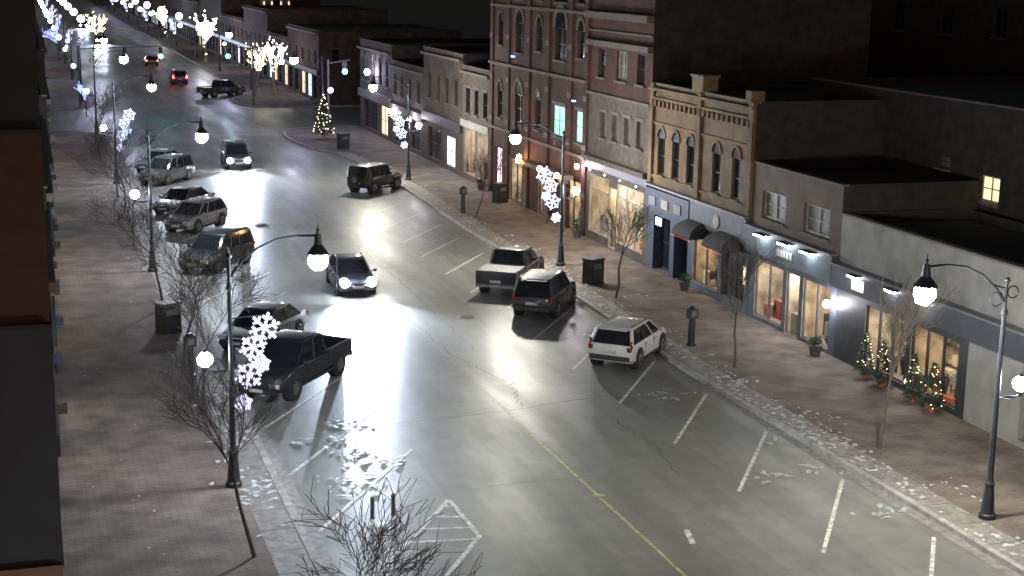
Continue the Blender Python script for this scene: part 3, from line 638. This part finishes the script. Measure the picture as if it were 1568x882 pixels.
# B4 brick over stone
b=Bld("brick_and_stone_building",68.82,77.6,13.6,'br_red',depth=12)
ops=[(yc-.45,yc+.45,5.9,7.25,'blind',{'lintel':True}) for yc in (75.3,73.6,71.9,70.2)]
ops+=[(69.4,73.0,.6,3.75,'shop_w',{'mull':3,'transom':True,'frame':'trim_white'}),(74.2,77.1,.6,3.75,'shop',{'mull':2,'transom':True,'frame':'trim_white'}),(73.1,74.1,.14,3.4,'shop',{'mull':1,'depth':1.1,'frame':'trim_white'})]
facade(b.W,b.G,b.S,b.x,b.y0,b.y1,.1,8.2,ops,'stone_grey',-1)
facade(b.W,b.G,b.S,b.x,b.y0,b.y1,8.2,13.6,[(72.2,73.6,9.1,10.6,'blind',{'frame':'trim_white'}),(75.3,76.3,9.1,10.6,'dark',{}),(69.8,70.8,9.1,10.6,'dark',{})],'br_red',-1)
b.trim(4.55,4.8,.35,'stone_grey'); b.trim(4.1,4.5,.12,'frame_dark'); b.trim(8.1,8.25,.15,'stone'); b.trim(10.75,11.05,.3,'stone'); b.trim(11.5,11.6,.1,'stone'); b.trim(12.2,12.55,.4,'stone')
for i in range(4): b.E.octa((29.2,70+i*2.2,4.0),.06,'fairy_w')
b.done()
# B5 tall ornate
b=Bld("gothic_brick_hall",77.62,95.9,16.0,'br_red',depth=16)
ops=[]
for yc,w in ((90.0,.75),(82.4,1.0),(86.2,.5),(79.0,.55),(93.9,.5)):
    ops.append((yc-w,yc+w,9.6 if w>.6 else 9.9,11.4,'dark',{'arch':True,'st':'stone'}))
    ops.append((yc-w,yc+w,12.9,14.4,'dark',{'arch':True,'st':'stone'}))
    k='green' if yc<83 else 'dark'
    ops.append((yc-w,yc+w,5.2,7.0,k,{'arch':k=='dark','lintel':k!='dark','st':'stone','fw':.08,'depth':.08 if k=='green' else .18}))
ops+=[(93.3,94.9,.2,3.2,'pink',{'sill':False,'depth':.2}),(88.9,91.5,.2,2.9,'shop_w',{'mull':2}),(83.0,85.8,.15,3.2,'shop',{'mull':2,'depth':1.5}),(78.2,81.2,.15,3.0,'shop',{'mull':2})]
b.front(ops)
for z,o in ((4.4,.18),(8.6,.22),(12.3,.15),(15.6,.35)): b.trim(z,z+.18,o,'stone')
for yc in (77.9,80.5,84.4,88.0,92.1,95.6): b.S.box(29.29,29.398,yc-.28,yc+.28,.14,15.55,'br_red')
for yc in (77.9,80.5,84.4,88.0,92.1,95.6):
    for z in (2.2,4.9,7.6,10.3,13): b.S.box(29.26,29.288,yc-.3,yc+.3,z,z+.3,'stone')
for yc in (79.2,82.2,86.2):
    b.S.tube((28.6,yc,.14),(28.6,yc,2.9),.16,.14,'stone',12); b.S.box(28.38,28.82,yc-.22,yc+.22,2.9,3.1,'stone'); b.E.ball((28.2,yc,3.35),.17,'orange',8,6); b.E.tube((28.2,yc,3.12),(28.2,yc,3.2),.06,.08,'iron',8)
b.S.box(28.4,29.1,78.9,86.5,3.1,3.35,'stone')
b.E.ball((28.9,88.2,3.3),.17,'orange',8,6); b.E.ball((28.95,78.0,4.0),.14,'globe_small',8,6)
b.E.box(28.9,29.1,89.9,90.2,9.3,9.42,'led_blue'); b.E.box(28.95,29.1,78.8,79.1,7.5,7.6,'led_blue')
b.done()
# B6
b=Bld("pale_shop_building",95.92,102.7,8.0,'stone_grey',depth=12)
b.front([(96.5,99.2,.5,3.7,'shop_w',{'mull':2,'frame':'trim_white'}),(99.5,102.2,.5,3.7,'shop_w',{'mull':2,'frame':'trim_white'})]+[(yc-.5,yc+.5,4.8,6.5,'dark',{'lintel':True}) for yc in (97.2,99.3,101.4)])
b.trim(3.8,4.3,.2,'trim_white'); b.trim(7.5,7.7,.3,'stone'); b.done()
b=Bld("brown_brick_shop",102.72,113.8,8.7,'br_brown',depth=12)
b.front([(104.6,107.4,.4,2.6,'blue',{'sill':False}),(108.5,112.5,.4,2.8,'dark',{'sill':False})]+[(yc-.45,yc+.45,5,6.8,'dark',{}) for yc in (104.5,107,109.5,112)])
b.trim(3.2,3.9,.2,'fascia_dark'); b.trim(8.2,8.4,.3,'stone'); b.done()
b=Bld("brown_brick_shop",113.82,124.6,7.0,'br_brown',depth=12)
b.front([(114.8,118,.4,2.7,'dark',{'sill':False}),(119,123,.4,2.7,'dark',{'sill':False,'fw':.1})]+[(yc-.45,yc+.45,4.3,5.9,'dark',{}) for yc in (115.5,118.3,121,123.3)])
b.trim(2.9,3.5,.2,'stone'); b.trim(6.5,6.7,.3,'stone'); b.E.ball((28.8,116,2.9),.18,'globe_small',8,6); b.E.ball((28.8,123,2.9),.18,'globe_small',8,6); b.done()
b=Bld("corner_stone_building",124.62,137.2,8.2,'br_brown',depth=14)
b.front([(126,129,.4,2.9,'warm',{'sill':False}),(130,135.5,.4,2.9,'dark',{'sill':False})]+[(yc-.5,yc+.5,4.6,6.5,'dark',{'arch':True}) for yc in (126.3,128.8,131.3,133.8,136)])
b.trim(3.1,3.8,.25,'stone'); b.trim(7.4,7.6,.35,'stone'); b.E.ball((28.7,131,5.6),.26,'globe_far',8,6); b.done()
# beyond the crossing, right
yy=162
for i,(w,h,k) in enumerate([(20,7.8,'br_red'),(16,6.2,'stone_grey'),(22,9,'br_brown'),(26,7,'br_red'),(30,10,'stone_grey'),(34,8,'br_brown'),(40,11,'br_red'),(60,9,'br_brown'),(80,12,'stone_grey')]):
    b=Bld("distant_shop_building",yy,yy+w-.1,h,k,x=30.2,depth=16,side='br_brown'); ops=[]
    n=int(w/4)
    for j in range(n):
        yc=yy+(j+.5)*w/n; ops.append((yc-1.4,yc+1.4,.4,2.9,random.choice(['warm','dark','dark','blue','dark']),{'sill':False})); ops.append((yc-.5,yc+.5,4.2,5.6,random.choice(['dark','dark','warm']),{}))
    b.front(ops); b.trim(3.1,3.6,.25,'fascia_dark'); b.trim(h-.4,h-.15,.3,'stone')
    if i==0:
        for q in (32,35,38,41): b.S.box(q-.5,q+.5,161.93,161.997,4.3,6.0,'stone'); b.G.box(q-.4,q+.4,161.9,161.928,4.4,5.9,'win_dark')
    b.done(); yy+=w
# left side row
yy=36.0
for i,(w,h,k,x) in enumerate([(11,7.5,'br_brown',.24),(15,8,'stone_grey',.42),(18,7,'br_red',.68),(24,8,'br_brown',.95),(33,9,'br_red',1.25)]):
    b=Bld("left_shop_building",yy,yy+w-.1,h,k,x=x,nrm=1,depth=14); n=max(2,int(w/4)); ops=[]
    for j in range(n):
        yc=yy+(j+.5)*w/n; ops.append((yc-1.4,yc+1.4,.4,2.8,random.choice(['warm','dark','white','warm']),{'sill':False,'depth':.3})); ops.append((yc-.5,yc+.5,4.4,6,'dark',{}))
    b.front(ops); b.trim(3.1,3.6,.12,'fascia_dark'); b.trim(h-.4,h-.15,.2,'stone')
    for j in range(n):
        yc=yy+(j+.9)*w/n; b.E.box(x+.01,x+.4,yc-.04,yc+.04,2.7,3.0,random.choice(['stone','navy','stone']))
        if j%2: b.E.tube((x+.2,yc-1.2,.14),(x+.2,yc-1.2,.7),.12,.16,'goods4',8)
    b.done(); yy+=w
yy=160
for i in range(8):
    w=30+i*6; b=Bld("left_distant_building",yy,yy+w-.1,8+(i%3)*1.5,random.choice(['br_red','br_brown','stone_grey']),x=1.5,nrm=1,depth=16); n=int(w/5); ops=[]
    for j in range(n):
        yc=yy+(j+.5)*w/n; ops.append((yc-1.6,yc+1.6,.4,2.9,random.choice(['warm','white','blue','dark','pink']),{'sill':False}))
    b.front(ops); b.done(); yy+=w
# near left neighbouring building pier
M['near_red']=mat("dark_red_brick",(.05,.02,.022),.9,scale=6); M['near_navy']=mat("navy_cladding",(.014,.018,.03),.7); M['near_brown']=mat("brown_sill",(.12,.07,.05),.8); M['near_black']=mat("black_cornice",(.012,.013,.018),.8)
p=MB(); t=MB(); xr=.094
p.box(-5,xr,12,13.8,0,9.9,'near_brown'); p.box(-5,xr+.004,11.99,13.8,9.93,11.9,'near_navy'); p.box(-5,xr-.003,12.0,13.8,11.93,13.42,'near_red'); p.box(-5,xr-.006,11.98,13.8,13.45,18,'near_black')
t.box(-5,xr+.012,11.95,13.8,9.9,9.93,'near_brown'); t.box(-5,xr+.008,11.96,13.8,11.9,11.93,'near_black'); t.box(-5,xr+.003,11.95,13.8,13.42,13.45,'near_black')
group("neighbouring_building_pier",{"wall":p,"bands":t},(0,12,0),0,False)
# dark buildings behind, with few lit windows
b=Bld("apartment_block",66,130,24,'unlit_side',x=50,depth=20)
b.front([(98.4,99.6,7.6,9.0,'blue',{}),(88.3,89.7,7.7,9.4,'warm',{})]+[(yc-.6,yc+.6,z,z+1.5,'dark',{}) for z in (11.5,15,18.5) for yc in range(70,128,5)]); b.done()
b=Bld("rear_brick_house",26,64,9.8,'unlit_side',x=35.6,depth=14)
b.front([(49.0,50.3,6.05,7.1,'warm',{'frame':'trim_white','fw':.08}),(59.6,60.1,7,7.8,'blind',{}),(52.4,53.3,7.0,7.5,'blind',{})],5.0); b.done()
# church tower, its gold lighting put in as glowing stripes
t=MB(); t.box(-2,2,-2,2,0,14,'stone'); t.loft([[(-2.2,-2.2,14),(2.2,-2.2,14),(2.2,2.2,14),(-2.2,2.2,14)],[(-.1,-.1,24),(.1,-.1,24),(.1,.1,24),(-.1,.1,24)]],'roof')
l=MB()
for z in range(16):
    for s in (-1.9,-.7,.7,1.9): l.box(s-.12,s+.12,-2.06,-2.005,2+z*.75,2.5+z*.75,'lit_warm')
t.box(-.5,.5,-2.04,-2.003,3,6,'glass'); t.box(-.5,.5,-2.04,-2.003,7.5,11,'glass')
group("church_tower",{"tower":t,"lit_stripes":l},(37,235,0))

# ---------------------------------------------------------------- world, moonless night
w=bpy.data.worlds.new("World"); scene.world=w; w.use_nodes=True; nt=w.node_tree
bg=nt.nodes["Background"]; sky=nt.nodes.new("ShaderNodeTexSky"); sky.sky_type='NISHITA'; sky.sun_disc=False; sky.sun_elevation=rad(2); sky.sun_rotation=rad(200)
nt.links.new(sky.outputs[0],bg.inputs["Color"]); bg.inputs["Strength"].default_value=.06
sl=bpy.data.lights.new("night_fill",'SUN'); sl.energy=.01; sl.angle=rad(2); sl.color=(.8,.87,1); so=bpy.data.objects.new("night_fill",sl); so.rotation_euler=(rad(50),0,rad(200)); col.objects.link(so)  # added faint sun lamp for overall fill, no moon in this sky
# ---------------------------------------------------------------- camera
cd=bpy.data.cameras.new("Camera"); cam=bpy.data.objects.new("Camera",cd); col.objects.link(cam)
cam.location=(0,0,14.7); cam.rotation_euler=(1.36139,-.01584,-.31003); cd.lens=52.8; cd.sensor_width=36; cd.clip_start=.1; cd.clip_end=3000
scene.camera=cam
scene.view_settings.view_transform='Standard'; scene.view_settings.look='None'; scene.view_settings.exposure=0
